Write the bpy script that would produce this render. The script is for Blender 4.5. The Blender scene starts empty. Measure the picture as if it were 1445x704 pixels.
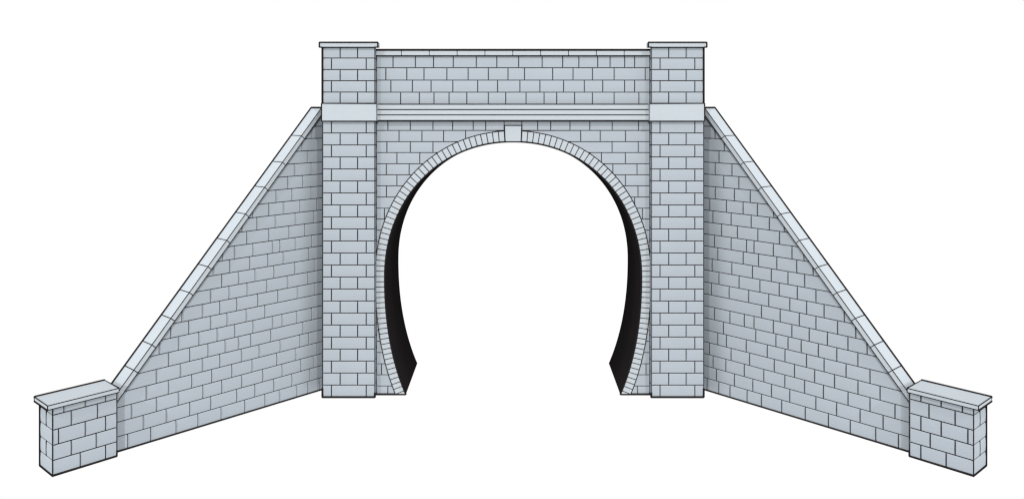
import bpy, bmesh, math, random
from mathutils import Vector

random.seed(7)
SC = bpy.context.scene
COL = SC.collection
U = 1.0 / 80.0            # 80 drawing units to the metre
D0 = 1164.0               # eye to the face of the headwall, in drawing units
EYE = 410.0               # eye height above the ground, in drawing units

# ------------------------------------------------------------------ camera
cam = bpy.data.cameras.new("camera")
cam.sensor_width = 36.0
cam.lens = 36.0 * 1164.0 / 1445.0
cam.shift_x = -1.5 / 1445.0
cam.shift_y = -206.0 / 1445.0
cam.clip_end = 500.0
co = bpy.data.objects.new("camera", cam)
COL.objects.link(co)
co.location = (0.0, -D0 * U, EYE * U)
co.rotation_euler = (math.radians(90), 0, 0)
SC.camera = co

# ------------------------------------------------------------------ light
world = bpy.data.worlds.new("World")
SC.world = world
world.use_nodes = True
bg = world.node_tree.nodes["Background"]
bg.inputs["Color"].default_value = (1, 1, 1, 1)       # the plain white surround
# the surround is white everywhere and brightened at the two sides and overhead, an added fill for wing walls and caps
wt = world.node_tree
geo = wt.nodes.new("ShaderNodeTexCoord")
sep = wt.nodes.new("ShaderNodeSeparateXYZ")
ab = wt.nodes.new("ShaderNodeMath")
ab.operation = 'ABSOLUTE'
mr = wt.nodes.new("ShaderNodeMapRange")
mr.interpolation_type = 'SMOOTHSTEP'
mr.inputs[1].default_value, mr.inputs[2].default_value = 0.55, 0.95
mr.inputs[3].default_value, mr.inputs[4].default_value = 1.0, 3.7
wt.links.new(geo.outputs["Generated"], sep.inputs[0])
wt.links.new(sep.outputs["X"], ab.inputs[0])
mx = wt.nodes.new("ShaderNodeMath")
mx.operation = 'MAXIMUM'
wt.links.new(ab.outputs[0], mx.inputs[0])
up = wt.nodes.new("ShaderNodeMath")
up.operation = 'MULTIPLY'
up.inputs[1].default_value = 0.92
wt.links.new(sep.outputs["Z"], up.inputs[0])
wt.links.new(up.outputs[0], mx.inputs[1])
wt.links.new(mx.outputs[0], mr.inputs[0])
wt.links.new(mr.outputs[0], bg.inputs["Strength"])

# two crossed lamps, above and to either side of the viewer, and an unseen frontal fill added to lift the shadows
for az, el, watts in ((-28, 39, 2.1), (28, 39, 2.1), (0, 13, 3.6)):
    L = bpy.data.lights.new("unseen_lamp", 'SUN')
    az, el = math.radians(az), math.radians(el)
    L.energy = watts
    L.angle = math.radians(0.5)
    L.color = (1.0, 0.985, 0.96)
    lo = bpy.data.objects.new("unseen_lamp", L)
    COL.objects.link(lo)
    to = Vector((math.sin(az) * math.cos(el), -math.cos(az) * math.cos(el), math.sin(el)))
    lo.rotation_euler = to.to_track_quat('Z', 'Y').to_euler()
    lo.location = to * 30

SC.view_settings.view_transform = 'Standard'
SC.view_settings.look = 'None'
SC.view_settings.exposure = 0.0
SC.view_settings.gamma = 1.0
SC.cycles.use_denoising = True
SC.cycles.pixel_filter_type = 'BLACKMAN_HARRIS'
SC.cycles.filter_width = 1.3


# ------------------------------------------------------------------ materials
def stone_material(name, rgb, mottle, grain):
    m = bpy.data.materials.new(name)
    m.use_nodes = True
    nt = m.node_tree
    b = nt.nodes["Principled BSDF"]
    b.inputs["Roughness"].default_value = 0.85
    b.inputs["Specular IOR Level"].default_value = 0.12
    tc = nt.nodes.new("ShaderNodeTexCoord")
    n1 = nt.nodes.new("ShaderNodeTexNoise")
    n1.inputs["Scale"].default_value = 2.2
    n1.inputs["Detail"].default_value = 5
    n2 = nt.nodes.new("ShaderNodeTexNoise")
    n2.inputs["Scale"].default_value = 38
    n2.inputs["Detail"].default_value = 3
    for n in (n1, n2):
        nt.links.new(tc.outputs["Object"], n.inputs["Vector"])
    r1 = nt.nodes.new("ShaderNodeMapRange")
    r1.inputs[1].default_value, r1.inputs[2].default_value = 0.3, 0.7
    r1.inputs[3].default_value, r1.inputs[4].default_value = 1 - mottle, 1 + mottle
    r2 = nt.nodes.new("ShaderNodeMapRange")
    r2.inputs[1].default_value, r2.inputs[2].default_value = 0.3, 0.7
    r2.inputs[3].default_value, r2.inputs[4].default_value = 1 - grain, 1 + grain
    nt.links.new(n1.outputs["Fac"], r1.inputs[0])
    nt.links.new(n2.outputs["Fac"], r2.inputs[0])
    mu = nt.nodes.new("ShaderNodeMath")
    mu.operation = 'MULTIPLY'
    nt.links.new(r1.outputs[0], mu.inputs[0])
    nt.links.new(r2.outputs[0], mu.inputs[1])
    vm = nt.nodes.new("ShaderNodeVectorMath")
    vm.operation = 'SCALE'
    vm.inputs[0].default_value = rgb
    nt.links.new(mu.outputs[0], vm.inputs["Scale"])
    nt.links.new(vm.outputs[0], b.inputs["Base Color"])
    return m


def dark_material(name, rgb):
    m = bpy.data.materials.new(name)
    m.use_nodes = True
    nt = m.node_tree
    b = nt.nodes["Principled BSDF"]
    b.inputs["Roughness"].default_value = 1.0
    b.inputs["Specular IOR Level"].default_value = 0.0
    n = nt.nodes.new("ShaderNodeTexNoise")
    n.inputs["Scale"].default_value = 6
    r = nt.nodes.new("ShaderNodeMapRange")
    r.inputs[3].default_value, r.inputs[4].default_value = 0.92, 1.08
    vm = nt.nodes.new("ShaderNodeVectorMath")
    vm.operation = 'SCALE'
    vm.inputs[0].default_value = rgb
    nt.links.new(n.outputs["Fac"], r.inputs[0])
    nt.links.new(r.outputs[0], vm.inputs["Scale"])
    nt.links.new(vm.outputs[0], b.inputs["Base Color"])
    return m


STONE = stone_material("blue_grey_stone", (0.148, 0.166, 0.184), 0.015, 0.012)
PALE = stone_material("pale_dressed_stone", (0.179, 0.198, 0.214), 0.012, 0.01)
INK = dark_material("black_joints_and_outlines", (0.0072, 0.0060, 0.0064))  # dark mortar in the joints, and the ink outlines added as raised beads
LINING = dark_material("black_lining", (0.0048, 0.0043, 0.0045))  # near-black base colour over the whole lining
MATS = [STONE, PALE, INK, LINING]
S, P, K, B_ = 0, 1, 2, 3


# ------------------------------------------------------------------ mesh building
def area(p):
    return 0.5 * sum(p[i][0] * p[(i + 1) % len(p)][1] - p[(i + 1) % len(p)][0] * p[i][1] for i in range(len(p)))


def inset(poly, dist):
    """move each edge of a counter-clockwise polygon inward by dist(edge direction)"""
    n = len(poly)
    out = []
    for i in range(n):
        p0, p1, p2 = poly[i - 1], poly[i], poly[(i + 1) % n]
        d1 = (p1[0] - p0[0], p1[1] - p0[1])
        d2 = (p2[0] - p1[0], p2[1] - p1[1])
        l1, l2 = math.hypot(*d1) or 1e-9, math.hypot(*d2) or 1e-9
        n1, n2 = (-d1[1] / l1, d1[0] / l1), (-d2[1] / l2, d2[0] / l2)
        a, b = dist(n1), dist(n2)
        q = n1[0] * n2[0] + n1[1] * n2[1]
        det = n1[0] * n2[1] - n1[1] * n2[0]
        if abs(det) < 0.15:
            k = max(0.3, (1 + q) / 2)
            out.append((p1[0] + (n1[0] + n2[0]) / 2 * (a + b) / 2 / k, p1[1] + (n1[1] + n2[1]) / 2 * (a + b) / 2 / k))
        else:
            dx = (a * n2[1] - b * n1[1]) / det
            dy = (n1[0] * b - n2[0] * a) / det
            m = math.hypot(dx, dy)
            lim = 3.5 * max(a, b)
            if m > lim:
                dx, dy = dx * lim / m, dy * lim / m
            out.append((p1[0] + dx, p1[1] + dy))
    return out


def clip(poly, a, b, c):
    """keep a*x + b*y <= c"""
    out = []
    n = len(poly)
    for i in range(n):
        p, q = poly[i], poly[(i + 1) % n]
        fp, fq = a * p[0] + b * p[1] - c, a * q[0] + b * q[1] - c
        if fp <= 0:
            out.append(p)
        if (fp < 0 < fq) or (fq < 0 < fp):
            t = fp / (fp - fq)
            out.append((p[0] + t * (q[0] - p[0]), p[1] + t * (q[1] - p[1])))
    return out


class MB:
    """collects the geometry of ONE part"""

    def __init__(self, left=1):
        self.left = left                 # +1 when u runs to the right as seen from the front
        self.v, self.f, self.m, self.s = [], [], [], []

    def vert(self, p):
        self.v.append((p[0] * U, (p[1] - D0) * U, p[2] * U))
        return len(self.v) - 1

    def face(self, ids, mat, smooth=False):
        self.f.append(tuple(ids))
        self.m.append(mat)
        self.s.append(smooth)

    def prism(self, F, poly, w0, w1, mat, front=None):
        """polygon in (u, v) extruded from w0 (front) to w1 (back)"""
        a = [self.vert(F(u, v, w0)) for u, v in poly]
        b = [self.vert(F(u, v, w1)) for u, v in poly]
        n = len(poly)
        self.face(a, mat if front is None else front)
        self.face(b[::-1], mat)
        for i in range(n):
            j = (i + 1) % n
            self.face((a[i], b[i], b[j], a[j]), mat)

    def block(self, F, poly, w, mat, depth=1.1, gap=0.5, top=1.0, side=0.95, rim=0.2, pillow=0.32):
        """one dressed block: chamfered arrises and a slightly cushioned face"""
        if area(poly) < 0:
            poly = poly[::-1]
        poly = inset(poly, lambda n: gap)
        if area(poly) < 2.0:
            return
        hi = max(p[1] for p in poly) - min(p[1] for p in poly)
        wi = max(p[0] for p in poly) - min(p[0] for p in poly)
        if hi < 1.2 or wi < 1.0:
            return
        k = min(1.0, hi / 8.0, wi / 5.0)
        face = inset(poly, lambda n: (top if n[1] < -0.5 else (side if n[0] * self.left > 0.7 else rim)) * k)
        if area(face) < 0.5:
            face = poly
        ring = [[self.vert(F(u, v, w + dw)) for u, v in pl] for pl, dw in ((poly, -depth), (poly, -0.66 * k - pillow * 0.5), (face, -pillow * 0.5))]
        n = len(poly)
        for a, b in zip(ring, ring[1:]):
            for i in range(n):
                j = (i + 1) % n
                self.face((a[i], a[j], b[j], b[i]), mat)
        self.face(ring[0][::-1], mat)
        rect = n == 4 and all(abs(p[0] - q[0]) < 1e-3 or abs(p[1] - q[1]) < 1e-3 for p, q in zip(face, face[1:] + face[:1]))
        if rect and hi > 5 and wi > 4 and pillow:
            us = sorted({round(p[0], 5) for p in face})
            vs = sorted({round(p[1], 5) for p in face})
            u0, u1, v0, v1 = us[0], us[-1], vs[0], vs[-1]
            NU, NV = 2, 4
            g = []
            for j in range(NV + 1):
                row = []
                for i in range(NU + 1):
                    a, b = i / NU, j / NV
                    lift = pillow * 0.5 * (1 - 2 * (2 * b - 1) ** 2)
                    row.append(self.vert(F(u0 + (u1 - u0) * a, v0 + (v1 - v0) * b, w + lift)))
                g.append(row)
            for j in range(NV):
                for i in range(NU):
                    self.face((g[j][i], g[j][i + 1], g[j + 1][i + 1], g[j + 1][i]), mat, True)
        else:
            self.face(ring[2], mat)

    def courses(self, F, rows, w, mat, clipper=None, **kw):
        for v0, v1, us in rows:
            for a, b in zip(us, us[1:]):
                p = [(a, v0), (b, v0), (b, v1), (a, v1)]
                if clipper:
                    p = clipper(p)
                    if len(p) < 3:
                        continue
                self.block(F, p, w, mat, **kw)

    def line(self, pts, r, mat=K, closed=False):
        """a raised dark bead along pts, standing for a drawn ink line"""
        pts = [Vector(p) for p in pts]
        N = 8
        n = len(pts)
        rings = []
        for i, p in enumerate(pts):
            if closed:
                t = (pts[(i + 1) % n] - pts[i - 1]).normalized()
            else:
                t = (pts[min(i + 1, n - 1)] - pts[max(i - 1, 0)]).normalized()
            ref = Vector((0, 0, 1)) if abs(t.z) < 0.9 else Vector((0, 1, 0))
            a = t.cross(ref).normalized()
            b = t.cross(a).normalized()
            k = 1.0
            if 0 < i < n - 1 or closed:
                d1 = (p - pts[i - 1]).normalized()
                k = 1.0 / max(0.6, abs(d1.dot(t)))
            rings.append([self.vert(p + (a * math.cos(2 * math.pi * q / N) + b * math.sin(2 * math.pi * q / N)) * r * k) for q in range(N)])
            if not closed and i in (0, n - 1):      # rounded end
                tip = p + t * (r * 0.8 * (-1 if i == 0 else 1))
                c = self.vert(tip)
                for q in range(N):
                    self.face((rings[-1][q], rings[-1][(q + 1) % N], c), mat, True)
        segs = list(zip(rings, rings[1:])) + ([(rings[-1], rings[0])] if closed else [])
        for a, b in segs:
            for q in range(N):
                self.face((a[q], a[(q + 1) % N], b[(q + 1) % N], b[q]), mat, True)

    def box(self, x0, x1, y0, y1, z0, z1, mat, bev=0.0):
        """axis-aligned slab with chamfered arrises"""
        if bev <= 0:
            self.prism(lambda u, v, w: (u, w, v), [(x0, z0), (x1, z0), (x1, z1), (x0, z1)], y0, y1, mat)
            return
        b = bev
        rings = []
        for y, e in ((y0, b), (y0 + b, 0), (y1 - b, 0), (y1, b)):
            pl = [(x0 + e, z0), (x1 - e, z0), (x1 - e, z1), (x0 + e, z1)] if False else [
                (x0 + e + b * (e == 0), z0 + e), (x1 - e - b * (e == 0), z0 + e), (x1 - e, z0 + e + b * (e == 0)), (x1 - e, z1 - e - b * (e == 0)),
                (x1 - e - b * (e == 0), z1 - e), (x0 + e + b * (e == 0), z1 - e), (x0 + e, z1 - e - b * (e == 0)), (x0 + e, z0 + e + b * (e == 0))]
            if e:
                pl = [(x0 + e + 1e-3, z0 + e), (x1 - e - 1e-3, z0 + e), (x1 - e, z0 + e + 1e-3), (x1 - e, z1 - e - 1e-3),
                      (x1 - e - 1e-3, z1 - e), (x0 + e + 1e-3, z1 - e), (x0 + e, z1 - e - 1e-3), (x0 + e, z0 + e + 1e-3)]
            rings.append([self.vert((u, y, v)) for u, v in pl])
        for a, c in zip(rings, rings[1:]):
            for i in range(8):
                j = (i + 1) % 8
                self.face((a[i], a[j], c[j], c[i]), mat)
        self.face(rings[0], mat)
        self.face(rings[-1][::-1], mat)

    def build(self, name, parent=None):
        me = bpy.data.meshes.new(name)
        me.from_pydata(self.v, [], self.f)
        used = sorted(set(self.m))
        for k in used:
            me.materials.append(MATS[k])
        idx = {k: i for i, k in enumerate(used)}
        me.polygons.foreach_set("material_index", [idx[k] for k in self.m])
        me.polygons.foreach_set("use_smooth", self.s)
        bm = bmesh.new()
        bm.from_mesh(me)
        bmesh.ops.recalc_face_normals(bm, faces=bm.faces)
        bm.to_mesh(me)
        bm.free()
        me.update()
        o = bpy.data.objects.new(name, me)
        COL.objects.link(o)
        if parent:
            o.parent = parent
            o.matrix_parent_inverse = parent.matrix_basis.inverted()
        return o


def thing(name, label, cat, loc, group=None):
    o = bpy.data.objects.new(name, None)
    o.empty_display_size = 0.3
    COL.objects.link(o)
    o.location = loc
    o["label"], o["category"], o["kind"] = label, cat, "thing"
    if group:
        o["group"] = group
    return o


THICK, THIN = 1.5, 0.56

# ================================================================== the tunnel portal
portal = thing("tunnel_portal", "blue-grey stone tunnel portal with horseshoe arch, pale keystone and two tall square pilasters", "tunnel portal", (0, 0, 0))


def FW(u, v, w):                 # the headwall face: u across, v up, w out towards the viewer
    return (u, D0 - w, v)


def PX(x):
    return x - 724.0


def PZ(y):
    return 556.0 - y


# ---------------------------------------------------------------- arch curve (left half, u < 0), from the crown to the ground
CY = PZ(391.0)


def inner_point(t):              # t from 0 (crown) to 2 (foot)
    if t <= 1:
        a = t * math.pi / 2
        n = 2.08
        return (-181 * math.sin(a) ** (2 / n), CY + 191 * abs(math.cos(a)) ** (2 / n))
    vmax = CY / 280.0
    q = (t - 1) * vmax
    return (-181 * (1 - q ** 2.15) ** (1 / 2.15), CY - 280 * q)


fine = [inner_point(2 * i / 4000) for i in range(4001)]
fine[0] = (0.0, CY + 191)
cum = [0.0]
for a, b in zip(fine, fine[1:]):
    cum.append(cum[-1] + math.hypot(b[0] - a[0], b[1] - a[1]))


def at_len(sv):
    lo, hi = 0, len(cum) - 1
    sv = max(0.0, min(cum[-1], sv))
    while hi - lo > 1:
        mid = (lo + hi) // 2
        if cum[mid] <= sv:
            lo = mid
        else:
            hi = mid
    t = (sv - cum[lo]) / max(1e-9, cum[hi] - cum[lo])
    p = (fine[lo][0] + t * (fine[hi][0] - fine[lo][0]), fine[lo][1] + t * (fine[hi][1] - fine[lo][1]))
    k0, k1 = max(0, lo - 12), min(len(fine) - 1, hi + 12)
    dx, dy = fine[k1][0] - fine[k0][0], fine[k1][1] - fine[k0][1]
    l = math.hypot(dx, dy)
    nrm = (dy / l, -dx / l)      # outward
    if nrm[0] > 0 and p[1] < CY + 150:
        nrm = (-nrm[0], -nrm[1])
    if nrm[1] < 0 and p[1] > CY + 150:
        nrm = (-nrm[0], -nrm[1])
    return p, nrm


def ring_t(sv):
    return 15.2 - 1.6 * min(1.0, sv / 300.0)


TOT = cum[-1]
NS = 160
inner_line, outer_line = [], []
for i in range(NS + 1):
    sv = TOT * i / NS
    p, n = at_len(sv)
    inner_line.append(p)
    t = ring_t(sv)
    outer_line.append((p[0] + n[0] * t, p[1] + n[1] * t))
outer_line[0] = (0.0, outer_line[0][1])
# stop the outer line where it meets the ground
ol = []
for a, b in zip(outer_line, outer_line[1:]):
    ol.append(a)
    if b[1] <= 0:
        k = a[1] / (a[1] - b[1])
        ol.append((a[0] + k * (b[0] - a[0]), 0.0))
        break
else:
    ol.append(outer_line[-1])
outer_line = ol


def outer_u(v):
    """u of the extrados (left half) at height v"""
    if v >= outer_line[0][1]:
        return 0.0
    for a, b in zip(outer_line, outer_line[1:]):
        if b[1] <= v <= a[1]:
            k = (a[1] - v) / max(1e-9, a[1] - b[1])
            return a[0] + k * (b[0] - a[0])
    return outer_line[-1][0]


# ---------------------------------------------------------------- spandrel walling
EDGE = 193.0
SP_Y = [170.2, 184.4, 200.2, 215.6, 231.4, 247.0, 262.5, 278.3, 294.0, 309.3, 324.9, 341.0, 356.6, 372.2, 387.8, 403.4, 419.0, 434.6, 450.3, 466.0, 481.5, 497.3, 513.2, 528.7, 544.5, 556.0]
SP_L = {0: [547.2, 578.9, 610.9, 638.6, 667.7, 685.3, 711.4], 1: [563, 595.3, 625.9, 657], 2: [545.8, 578.9, 610.9], 3: [560, 592.3], 4: [545, 577.3],
        5: [560], 6: [545.2], 8: [542.3], 22: [538.3], 24: [547.2]}
SP_R = {0: [758.6, 777, 804.3, 832.3, 863.9, 901], 1: [819.4, 847, 882.5], 2: [863.8, 900.7], 3: [848.7, 882.5], 4: [864.9, 899], 5: [882.5], 6: [900.4],
        7: [895.6], 8: [906.6], 22: [911.8], 24: [899.5]}

mb = MB()
# core of the wall, a plate with the arch cut out of it
left = list(outer_line)
HALF = 265.8
plate = [(-HALF, 0.0), (-HALF, PZ(72)), (HALF, PZ(72)), (HALF, 0.0)] + [(-u, v) for u, v in left[::-1]] + left[1:]
mb.prism(FW, plate[::-1], -0.86, -48.0, S, front=K)
# first course runs right across, above the crown
us = [-EDGE] + [PX(x) for x in SP_L[0]] + [PX(736.2)] + [PX(x) for x in SP_R[0]] + [EDGE]
for a, b in zip(us, us[1:]):
    lowv = PZ(177.2) if abs(a - PX(711.4)) < 0.1 else PZ(184.4)
    mb.block(FW, [(a, lowv), (b, lowv), (b, PZ(170.2)), (a, PZ(170.2))], 0.0, S)
for r in range(1, 25):
    v1, v0 = PZ(SP_Y[r]), PZ(SP_Y[r + 1])
    for side, table in ((1, SP_L), (-1, SP_R)):
        js = [PX(x) if side == 1 else PX(1448 - x) for x in table.get(r, [])]
        us = [-EDGE] + sorted(js) + [PX(711.4)]
        for a, b in zip(us, us[1:]):
            n = 24
            vs = [v0 + (v1 - v0) * i / n for i in range(n + 1)]
            tip = outer_u(v1 - 1.7) if v0 > CY else outer_u(v0 + 1.7)        # the sharp toe of a cut block is squared off
            tip = b if outer_u((v0 + v1) / 2) >= b and tip >= b else tip
            ok = [(v, min(b, tip, outer_u(v))) for v in vs if min(b, tip, outer_u(v)) > a + 0.8]
            if len(ok) < 3:
                continue
            poly = [(a, ok[0][0])] + [(ur, v) for v, ur in ok] + [(a, ok[-1][0])]
            if all(abs(ur - b) < 1e-6 for _, ur in ok):
                poly = [(a, ok[0][0]), (b, ok[0][0]), (b, ok[-1][0]), (a, ok[-1][0])]
            else:
                q = [poly[0]]
                for p in poly[1:]:
                    if math.hypot(p[0] - q[-1][0], p[1] - q[-1][1]) > 0.25:
                        q.append(p)
                poly = q
            if side == -1:
                poly = [(-u, v) for u, v in poly]
            if len(poly) == 4:
                mb.block(FW, poly, 0.0, S)
            else:
                mb.block(FW, poly, 0.0, S, top=0.45, side=0.35)
for sg in (-1, 1):               # dark line where the wall meets the ground
    mb.line([FW(sg * 194, 0, 0), FW(sg * 152.0, 0, 0)], THICK)
for sg in (-1, 1):               # plain coursed flanks behind the pilasters
    FS = lambda u, v, w: (sg * (HALF + w), D0 + u, v)
    mb.courses(FS, [(i * 17.0, (i + 1) * 17.0, [1.5] + ([26] if i % 2 else [14, 38]) + [47.5]) for i in range(28)], 0.0, S)
spandrel = mb.build("spandrel_wall", portal)

# ---------------------------------------------------------------- arch ring and keystone
mb = MB()
s0 = 11.6                        # arc taken by half the keystone
pitch_n = 60
cuts = []
acc = 0.0
for i in range(pitch_n + 1):
    f = i / pitch_n
    cuts.append(f)
wts = [1.06 - 0.13 * ((i + 0.5) / pitch_n) for i in range(pitch_n)]
tw = sum(wts)
foot = None
for i in range(4000, 0, -1):     # arc length at which the radial joint meets the ground on its outer side
    sv = TOT * i / 4000
    p, n = at_len(sv)
    if p[1] + n[1] * ring_t(sv) >= 0:
        foot = sv
        break
pos = [s0]
for w in wts:
    pos.append(pos[-1] + (foot - s0) * w / tw)
back_in, back_out = [], []
for side in (1, -1):
    def E(p):
        return (p[0] * side, p[1])
    for a, b in zip(pos, pos[1:]):
        ip, op = [], []
        for q in range(3):
            sv = a + (b - a) * q / 2
            p, n = at_len(sv)
            t = ring_t(sv)
            ip.append(E(p))
            op.append(E((p[0] + n[0] * t, p[1] + n[1] * t)))
        poly = ip + op[::-1]
        mb.block(FW, poly, 0.9, P, depth=1.5, gap=0.52, top=0.35, rim=0.25, pillow=0)
    p, n = at_len(foot)          # small springer cut by the ground
    t = ring_t(foot)
    pe, _ = at_len(TOT)
    mb.block(FW, [E(p), E(pe), E((p[0] + n[0] * t, 0.0))], 0.9, P, depth=1.5, gap=0.5, top=0.3, rim=0.2, pillow=0)
    # dark bed the voussoirs sit in
    bed = [E(q) for q in inner_line] + [E(q) for q in outer_line[::-1]]
    mb.prism(FW, bed if side == 1 else bed[::-1], -0.15, -0.95, K)
rim = inner_line[::-1] + [(-u, v) for u, v in inner_line[1:]]
mb.line([FW(u, v, 0.3) for u, v in rim[::2]], 1.3)
ext = outer_line[::-1] + [(-u, v) for u, v in outer_line[1:]]
mb.line([FW(u, v, 0.1) for u, v in ext if abs(u) > 12][:0] or [FW(u, v, 0.15) for u, v in outer_line if u < -11.5], 0.6)
mb.line([FW(-u, v, 0.15) for u, v in outer_line if u < -11.5], 0.6)
ring = mb.build("arch_ring", portal)

mb = MB()
key = [(PX(712.9), PZ(200.2)), (PX(735.1), PZ(200.2)), (PX(736.1), PZ(177.4)), (PX(711.9), PZ(177.4))]
mb.block(FW, key, 1.6, P, depth=2.6, gap=0.4, top=0.4, rim=0.3, pillow=0)
e = [FW(u, v, 1.0) for u, v in key]
mb.line([e[0], e[3], e[2], e[1]], THIN)
mb.line([e[0], e[1]], 1.0)
mb.build("keystone", portal)

# ---------------------------------------------------------------- tunnel lining: a short black barrel behind the arch
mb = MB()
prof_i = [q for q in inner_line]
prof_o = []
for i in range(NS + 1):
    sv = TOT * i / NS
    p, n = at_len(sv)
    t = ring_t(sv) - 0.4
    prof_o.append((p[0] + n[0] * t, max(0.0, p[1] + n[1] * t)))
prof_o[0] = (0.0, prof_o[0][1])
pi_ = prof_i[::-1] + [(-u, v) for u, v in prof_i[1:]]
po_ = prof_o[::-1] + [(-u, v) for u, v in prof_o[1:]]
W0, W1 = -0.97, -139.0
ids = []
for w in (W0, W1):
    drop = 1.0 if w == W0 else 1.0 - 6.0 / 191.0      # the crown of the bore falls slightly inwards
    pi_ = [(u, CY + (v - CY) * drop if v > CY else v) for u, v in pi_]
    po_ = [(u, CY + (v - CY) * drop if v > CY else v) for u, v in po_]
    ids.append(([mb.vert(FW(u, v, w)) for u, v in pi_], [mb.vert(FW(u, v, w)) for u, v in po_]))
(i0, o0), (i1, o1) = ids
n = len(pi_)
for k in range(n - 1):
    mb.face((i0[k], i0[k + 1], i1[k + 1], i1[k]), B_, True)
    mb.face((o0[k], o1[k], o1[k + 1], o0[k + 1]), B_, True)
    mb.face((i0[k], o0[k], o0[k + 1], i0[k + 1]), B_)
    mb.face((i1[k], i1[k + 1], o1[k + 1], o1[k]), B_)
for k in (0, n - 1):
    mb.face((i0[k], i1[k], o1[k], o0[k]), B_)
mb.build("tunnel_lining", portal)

# ---------------------------------------------------------------- parapet, its coping and the string course
PA_Y = [79.3, 96.0, 113.5, 130.5, 147.3]
PA = [[554.5, 586, 611.6, 639.5, 672, 701, 731.8, 765, 793.9, 816.8, 843.4, 860.9, 881.4, 895.5],
      [544.3, 573.9, 598.2, 630.5, 660.5, 689, 716.8, 740, 779.8, 808.6, 835.9, 866.6, 910.5],
      [551.4, 581.8, 608.2, 638.9, 674, 702, 733.6, 761.8, 795.2, 824.5, 850.5, 881.4, 895.5],
      [565.2, 591.6, 612.3, 633.6, 658.6, 689, 713.6, 742.3, 767.7, 785.5, 810.7, 835.9, 866.6, 901.6]]
mb = MB()
mb.prism(FW, [(-EDGE, PZ(147.3)), (EDGE, PZ(147.3)), (EDGE, PZ(79.0)), (-EDGE, PZ(79.0))], -0.78, -0.85, K)
mb.courses(FW, [(PZ(PA_Y[i + 1]), PZ(PA_Y[i]), [-EDGE] + [PX(x) for x in PA[i]] + [EDGE]) for i in range(4)], 0.0, S)
parapet = mb.build("parapet", portal)
cs = [-EDGE] + [PX(566.8 + 39.2 * i) for i in range(9)] + [EDGE]
for a, b in zip(cs, cs[1:]):
    mb = MB()
    mb.box(a + 0.25, b - 0.25, D0 - 3.0, D0 + 51.0, PZ(79.0), PZ(71.0), P, 0.35)
    if a < -EDGE + 1:
        mb.box(-HALF - 2, a + 0.2, D0 + 1.6, D0 + 51.0, PZ(79.0), PZ(71.0), P, 0.35)
    if b > EDGE - 1:
        mb.box(b - 0.2, HALF + 2, D0 + 1.6, D0 + 51.0, PZ(79.0), PZ(71.0), P, 0.35)
    if b < EDGE - 1:
        mb.line([(b, D0 - 2.95, PZ(79.0)), (b, D0 - 2.95, PZ(71.2)), (b, D0 + 50.5, PZ(71.1))], THIN)
    mb.line([(a, D0 - 2.9, PZ(71.0)), (b, D0 - 2.9, PZ(71.0))], THICK)
    mb.line([(a, D0 - 2.9, PZ(79.0)), (b, D0 - 2.9, PZ(79.0))], THIN)
    mb.build("coping_stone", parapet)
mb = MB()
SY = [147.4, 155.0, 162.4, 170.2]
for i in range(3):
    w = 6.2 + 0.6 * i
    mb.box(-EDGE, EDGE, D0 - w, D0 - 0.05, PZ(SY[i + 1]) + 0.4, PZ(SY[i]) - 0.4, P, 0.5)
mb.box(-EDGE, EDGE, D0 - 5.8, D0 - 0.1, PZ(170.0), PZ(147.6), K)
for i in range(4):
    mb.line([(-EDGE, D0 - 6.3 - 0.45 * i, PZ(SY[i])), (EDGE, D0 - 6.3 - 0.45 * i, PZ(SY[i]))], THIN)
mb.build("string_course", portal)

# ---------------------------------------------------------------- pilasters
PS = 410.0 / 414.0
PY = D0 * PS                     # depth of the pilaster face
PBACK = D0 + 0.4
PU = [146, 130.3, 114.3, 98.5, 82.3, 67]


def zp(y, s=PS):
    return EYE + (146.0 - y) * s


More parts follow.
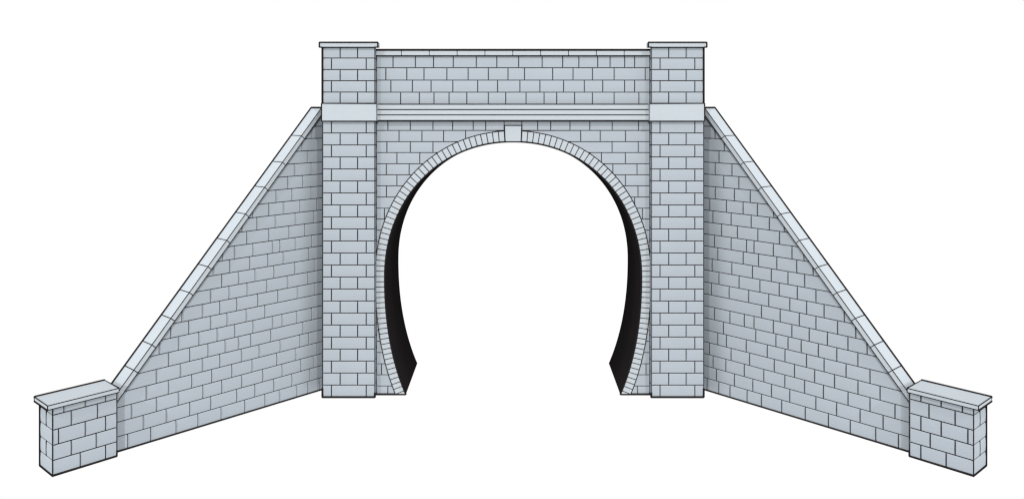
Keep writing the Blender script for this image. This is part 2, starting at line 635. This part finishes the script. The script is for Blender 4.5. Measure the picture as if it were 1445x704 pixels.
for sg in (-1, 1):
    xo, xi = (455 - 724) * PS, (529 - 724) * PS
    ja = [(467.5 - 724) * PS, (516.6 - 724) * PS]
    jb = [(479.8 - 724) * PS, (504.4 - 724) * PS]

    def FP(u, v, w):             # front
        return (-sg * u, PY - w, v)

    def FO(u, v, w):             # outer flank, u = depth behind the face
        return (-sg * (xo - w), PY + u, v)

    def FI(u, v, w):             # inner flank
        return (-sg * (xi + w), PY + u, v)
    rows_f, rows_s = [], []
    H = zp(171) / 23.0
    dep = PBACK - PY
    for i in range(23):
        us = ja if i % 2 == 0 else jb
        rows_f.append((i * H, (i + 1) * H, [xo] + us + [xi]))
        rows_s.append((i * H, (i + 1) * H, [-0.45, dep + 0.6]))
    for i in range(5):
        us = jb if i % 2 == 0 else ja
        rows_f.append((zp(PU[i]), zp(PU[i + 1]), [xo] + us + [xi]))
        rows_s.append((zp(PU[i]), zp(PU[i + 1]), [-0.45, dep + 0.6]))
    mb = MB(-sg)
    mb.prism(FP, [(xo + 0.7, 0), (xi - 0.7, 0), (xi - 0.7, zp(66)), (xo + 0.7, zp(66))], -0.7, -dep, K)
    mb.courses(FP, rows_f, 0.0, S)
    mb.courses(FO, rows_s, 0.0, S)
    mb.courses(FI, rows_s, 0.0, S)
    zb, zt, z1, z2 = 0.0, zp(67), zp(146), zp(171)
    mb.line([FP(xo, z1, 0), FP(xo, zt, 0)], THICK)                    # outer arris, upper stage
    mb.line([FP(xo, 12, 0), FP(xo, z2, 0)], THIN)
    mb.line([FP(xo, 12.0, 0), FP(xo, zb, 0)], THICK)
    mb.line([FP(xi, 5.0, 0), FP(xi, zt, 0)], THIN)
    mb.line([FP(xi, 6.0, 0), FP(xi, zb, 0)], THICK)
    mb.line([FP(xo, zb, 0), FP(xi, zb, 0)], THICK)
    shaft = mb.build("pilaster", portal)
    # broad plain band
    mb = MB()
    yb = PY - 4.4
    s = yb / D0
    bo, bi = (453.6 - 724) * s, (531.2 - 724) * s
    za, zc = zp(171, s), zp(146.3, s)
    x0, x1 = sorted((-sg * bo, -sg * bi))
    mb.box(x0, x1, yb, PBACK, za, zc, P, 0.4)
    q = [(-sg * bo, yb, za), (-sg * bi, yb, za), (-sg * bi, yb, zc), (-sg * bo, yb, zc)]
    mb.line([q[0], q[1], q[2], q[3]], THIN)
    mb.line([q[0], q[3]], 0.9)
    mb.build("band_course", shaft)
    # cap slab
    mb = MB()
    yc = PY - 3.2
    s = yc / D0
    co_, ci_ = (450.6 - 724) * s, (533.2 - 724) * s
    za, zc = zp(67.0, s), zp(60.2, s)
    x0, x1 = sorted((-sg * co_, -sg * ci_))
    mb.box(x0, x1, yc, PBACK + 1.0, za, zc, P, 0.4)
    q = [(x0, yc, za), (x0, yc, zc), (x1, yc, zc), (x1, yc, za)]
    mb.line(q[:1] + q[1:2], 1.1)
    mb.line(q[1:3], 1.1)
    mb.line(q[2:4], 1.1)
    mb.line([q[0], q[3]], THIN)
    for a, b in ((co_, xo), (xi, ci_)):
        mb.line([(-sg * a, yc, za), (-sg * b, yc, za)], 1.0)
    mb.build("cap", shaft)

# ================================================================== wing walls and end piers
DU = Vector((-193.1, -212.2)).normalized()     # along the left wing, away from the portal
NU_ = Vector((-DU.y, DU.x))                    # out of its face, towards the viewer
ORG = Vector((-273.7, 1184.2))


def wing_u(px, w):
    """distance along the left wing of picture column px on the plane w"""
    k = ORG.x * NU_.x + ORG.y * NU_.y + w
    s = k / ((px - 724) * NU_.x + D0 * NU_.y)
    p = Vector(((px - 724) * s, D0 * s)) - ORG
    return p.dot(DU)


ROW_H = 17.14
WING = [[180.5, 212.6, 248.6, 279.4, 312.1, 345.3, 373.9, 394.2, 418.3, 434.2, 450.8],
        [202.2, 234.7, 267.8, 297.1, 333.9, 359.7, 386.1, 412, 437.5],
        [185.4, 220.7, 251.7, 286.4, 313, 340.9, 370.6, 398.1, 424.2, 442.3],
        [206.5, 237.7, 270.7, 298.8, 327.2, 355.8, 390.6, 416.8, 447.4],
        [220.7, 254.5, 285.5, 310.3, 340.7, 365.7, 395.4, 423.3, 435.7],
        [237.8, 267.6, 293.6, 317.8, 336.4, 353.5, 381.9, 427.6],
        [224.8, 251.8, 280.8, 306.5, 331, 357.1, 384.4, 398.1, 418.4, 440.2],
        [240.7, 266.4, 297, 320.5, 347.5, 373.8],
        [256.9, 285.5, 310.1, 333.9, 363.6, 391.9, 419.5, 444.7],
        [297, 323.3, 348.8, 376.1, 405.5, 434],
        [312.9, 336.5, 360, 386.6, 415.7, 443.6],
        [300.9, 324.1, 352.2, 378, 399.7, 435.6],
        [313.9, 330.8, 357.1, 384.4, 395, 416.7, 440.2],
        [348.4, 379, 407.8, 430.2],
        [341.7, 362.7, 388.4, 416.7, 442.5],
        [356.6, 379.5, 399.8, 423.3, 446.9],
        [389.7, 412, 439.2],
        [405.8, 427.2],
        [415.5, 439.3],
        [433.9],
        [426.3],
        [439.5],
        []]
CP = 4.3                                       # how far the wing coping stands out
SLOPE = 1.175
CU0, CZ0 = 6.8, 401.0                          # a point of the coping's front arris
COPE_J = [425.3, 398.6, 373.3, 346.4, 319.8, 293.2, 267.0, 241.0, 214.2, 188.7]
CTHICK = 6.5
tl = math.hypot(1, SLOPE)
PERP = (-SLOPE / tl * CTHICK, -1 / tl * CTHICK)
PIER_U0, PIER_U1, PIER_W0, PIER_W1 = 291.8, 360.9, 12.0, -26.5


def top_z(u):
    return CZ0 - SLOPE * (u - CU0)


for sg in (-1, 1):
    where = "left" if sg == -1 else "right"

    def FG(u, v, w):
        p = ORG + DU * u + NU_ * w
        return (-sg * p.x, p.y, v)
    base = FG(150, 0, 0)
    wing = thing("wing_wall", "sloping stone wing wall with pale raked coping on the %s of the tunnel portal" % where, "wing wall",
                 (base[0] * U, (base[1] - D0) * U, 0), "splayed wing walls of the tunnel portal")
    mb = MB(sg)
    # core, mitred against the pilaster flank
    UE = PIER_U0 - 0.4

    def ue(w):
        return (-7.1 + NU_.x * w) / -DU.x
    low = 10.0
    cut = 396.0
    uc = CU0 + (CZ0 - (cut + 6.0)) / SLOPE
    ring_f, ring_b = [], []
    for w, ring_ in ((-0.84, ring_f), (-20.0, ring_b)):
        for u, v in ((ue(w), 0.0), (UE, 0.0), (UE, top_z(UE) - 4.5), (uc, cut), (ue(w), cut)):
            ring_.append(mb.vert(FG(u, v, w)))
    mb.face(ring_f, K)
    mb.face(ring_b[::-1], S)
    for i in range(5):
        j = (i + 1) % 5
        mb.face((ring_f[i], ring_b[i], ring_b[j], ring_f[j]), S)
    # coursed blocks, clipped under the raking coping
    rows = []
    for r, js in enumerate(WING):
        us = [-8.0] + sorted(wing_u(x, 0.0) for x in js) + [UE]
        rows.append((r * ROW_H, (r + 1) * ROW_H, us))

    def under(p):
        return clip(p, SLOPE, 1.0, CZ0 + SLOPE * CU0 - 6.0)
    mb.courses(FG, rows, 0.0, S, clipper=under)
    mb.line([FG(-6, 0, 0), FG(UE, 0, 0)], 1.2)
    mb.build("masonry", wing)
    # raking coping, stone by stone
    cu = [4.6] + [wing_u(x, CP) for x in COPE_J] + [UE]
    B = -20.8
    for k, (a, b) in enumerate(zip(cu, cu[1:])):
        mb = MB()
        A1, A2 = (a, top_z(a)), (b, top_z(b))
        L1 = (A1[0] + PERP[0], A1[1] + PERP[1])
        L2 = (A2[0] + PERP[0], A2[1] + PERP[1])
        if k == 0:
            L1 = (a, A1[1] - low)
        if k == len(cu) - 2:
            L2 = (b, A2[1] - low)
        d = 0.18
        tx, tz = d / tl, -d * SLOPE / tl
        q = [(A1[0] + tx, A1[1] + tz), (A2[0] - tx, A2[1] - tz), (L2[0] - tx, L2[1] - tz), (L1[0] + tx, L1[1] + tz)]
        mb.prism(FG, q, CP, B, P)
        mb.line([FG(A1[0], A1[1], CP), FG(A2[0], A2[1], CP)], THIN)        # front arris
        mb.line([FG(L1[0], L1[1], CP), FG(L2[0], L2[1], CP)], THIN)        # lower edge
        mb.line([FG(A1[0], A1[1], B), FG(A2[0], A2[1], B)], THICK)         # back edge
        if k < len(cu) - 2:
            mb.line([FG(A2[0], A2[1], B), FG(A2[0], A2[1], CP), FG(L2[0], L2[1], CP)], 0.55)
        if k == 0:
            mb.line([FG(A1[0], A1[1], B), FG(A1[0], A1[1], CP)], THICK)
        mb.build("coping_stone", wing)

    # ------------------------------------------------------------ end pier
    base = FG((PIER_U0 + PIER_U1) / 2, 0, (PIER_W0 + PIER_W1) / 2)
    pier = thing("end_pier", "low oblong stone pier with pale overhanging cap at the foot of the %s wing wall" % where, "pier",
                 (base[0] * U, (base[1] - D0) * U, 0), "low piers at the feet of the wing walls")
    W = PIER_W0
    pj = [[113.3, 149.0], [100.6, 135.8], [82.6, 120.3, 148.9], [100.6, 137.5], [90.3, 120.3, 148.9]]
    ph = [0, 16.6, 33.3, 50.0, 66.5, 75.2]
    rows = [(ph[i], ph[i + 1], [PIER_U0] + sorted(wing_u(x, W) for x in pj[i]) + [PIER_U1]) for i in range(5)]
    mb = MB(sg)
    mb.prism(FG, [(PIER_U0 + 0.7, 0), (PIER_U1 - 0.7, 0), (PIER_U1 - 0.7, 75.5), (PIER_U0 + 0.7, 75.5)], W - 0.7, PIER_W1 + 0.7, K)
    mb.courses(FG, rows, W, S)
    mid = (PIER_W0 + PIER_W1) / 2
    dpt = PIER_W0 - PIER_W1

    def FE(u, v, w):             # far end, u from the front arris backwards
        return FG(PIER_U1 + w, v, PIER_W0 - u)

    def FN(u, v, w):             # near end, beside the wing wall
        return FG(PIER_U0 - w, v, PIER_W0 - u)

    def FK(u, v, w):             # back
        return FG(u, v, PIER_W1 - w)
    rows_e = [(ph[i], ph[i + 1], [0.0] + ([] if i % 2 == 0 else [dpt * 0.5]) + [dpt]) for i in range(5)]
    mb.courses(FE, rows_e, 0.0, S)
    for i in (1, 3):
        mb.line([FE(dpt * 0.5, ph[i], -0.1), FE(dpt * 0.5, ph[i + 1], -0.1)], 0.6)
    mb.courses(FN, rows_e, 0.0, S)
    mb.courses(FK, rows, 0.0, S)
    mb.line([FG(PIER_U0, 0, W), FG(PIER_U1, 0, W), FG(PIER_U1, 0, PIER_W1)], 1.2)
    mb.line([FG(PIER_U1, 0, PIER_W1), FG(PIER_U1, 75.0, PIER_W1)], THICK * 0.9)
    mb.line([FG(PIER_U1, 1, W), FG(PIER_U1, 75.0, W)], THIN)
    mb.line([FG(PIER_U0, 7, W), FG(PIER_U0, 75.0, W)], THIN)
    mb.line([FG(PIER_U0, 0, W), FG(PIER_U0, 7, W)], 1.0)
    mb.build("masonry", pier)
    # cap slab
    mb = MB()
    ca, cb, cf, cr, c0, c1 = PIER_U0 - 0.3, PIER_U1 + 6.6, PIER_W0 + 5.0, PIER_W1 + 2.5, 75.1, 79.9
    mb.prism(FG, [(ca, c0), (cb, c0), (cb, c1), (ca, c1)], cf, cr, P)
    mb.line([FG(ca, c0, cf), FG(cb, c0, cf)], THIN)
    mb.line([FG(ca, c1, cf), FG(cb, c1, cf)], THIN)
    mb.line([FG(cb, c1, cf), FG(cb, c1, cr)], THIN)
    mb.line([FG(cb, c0, cf), FG(cb, c1, cf)], THIN)
    mb.line([FG(ca, c0, cf), FG(ca, c1, cf), FG(ca, c1, cr)], THIN)
    mb.line([FG(cb, c0, cf), FG(cb, c0, cr), FG(cb, c1, cr)], 1.0)
    mb.line([FG(cb, c1, cr), FG(ca, c1, cr)], THICK)
    mb.build("cap", pier)
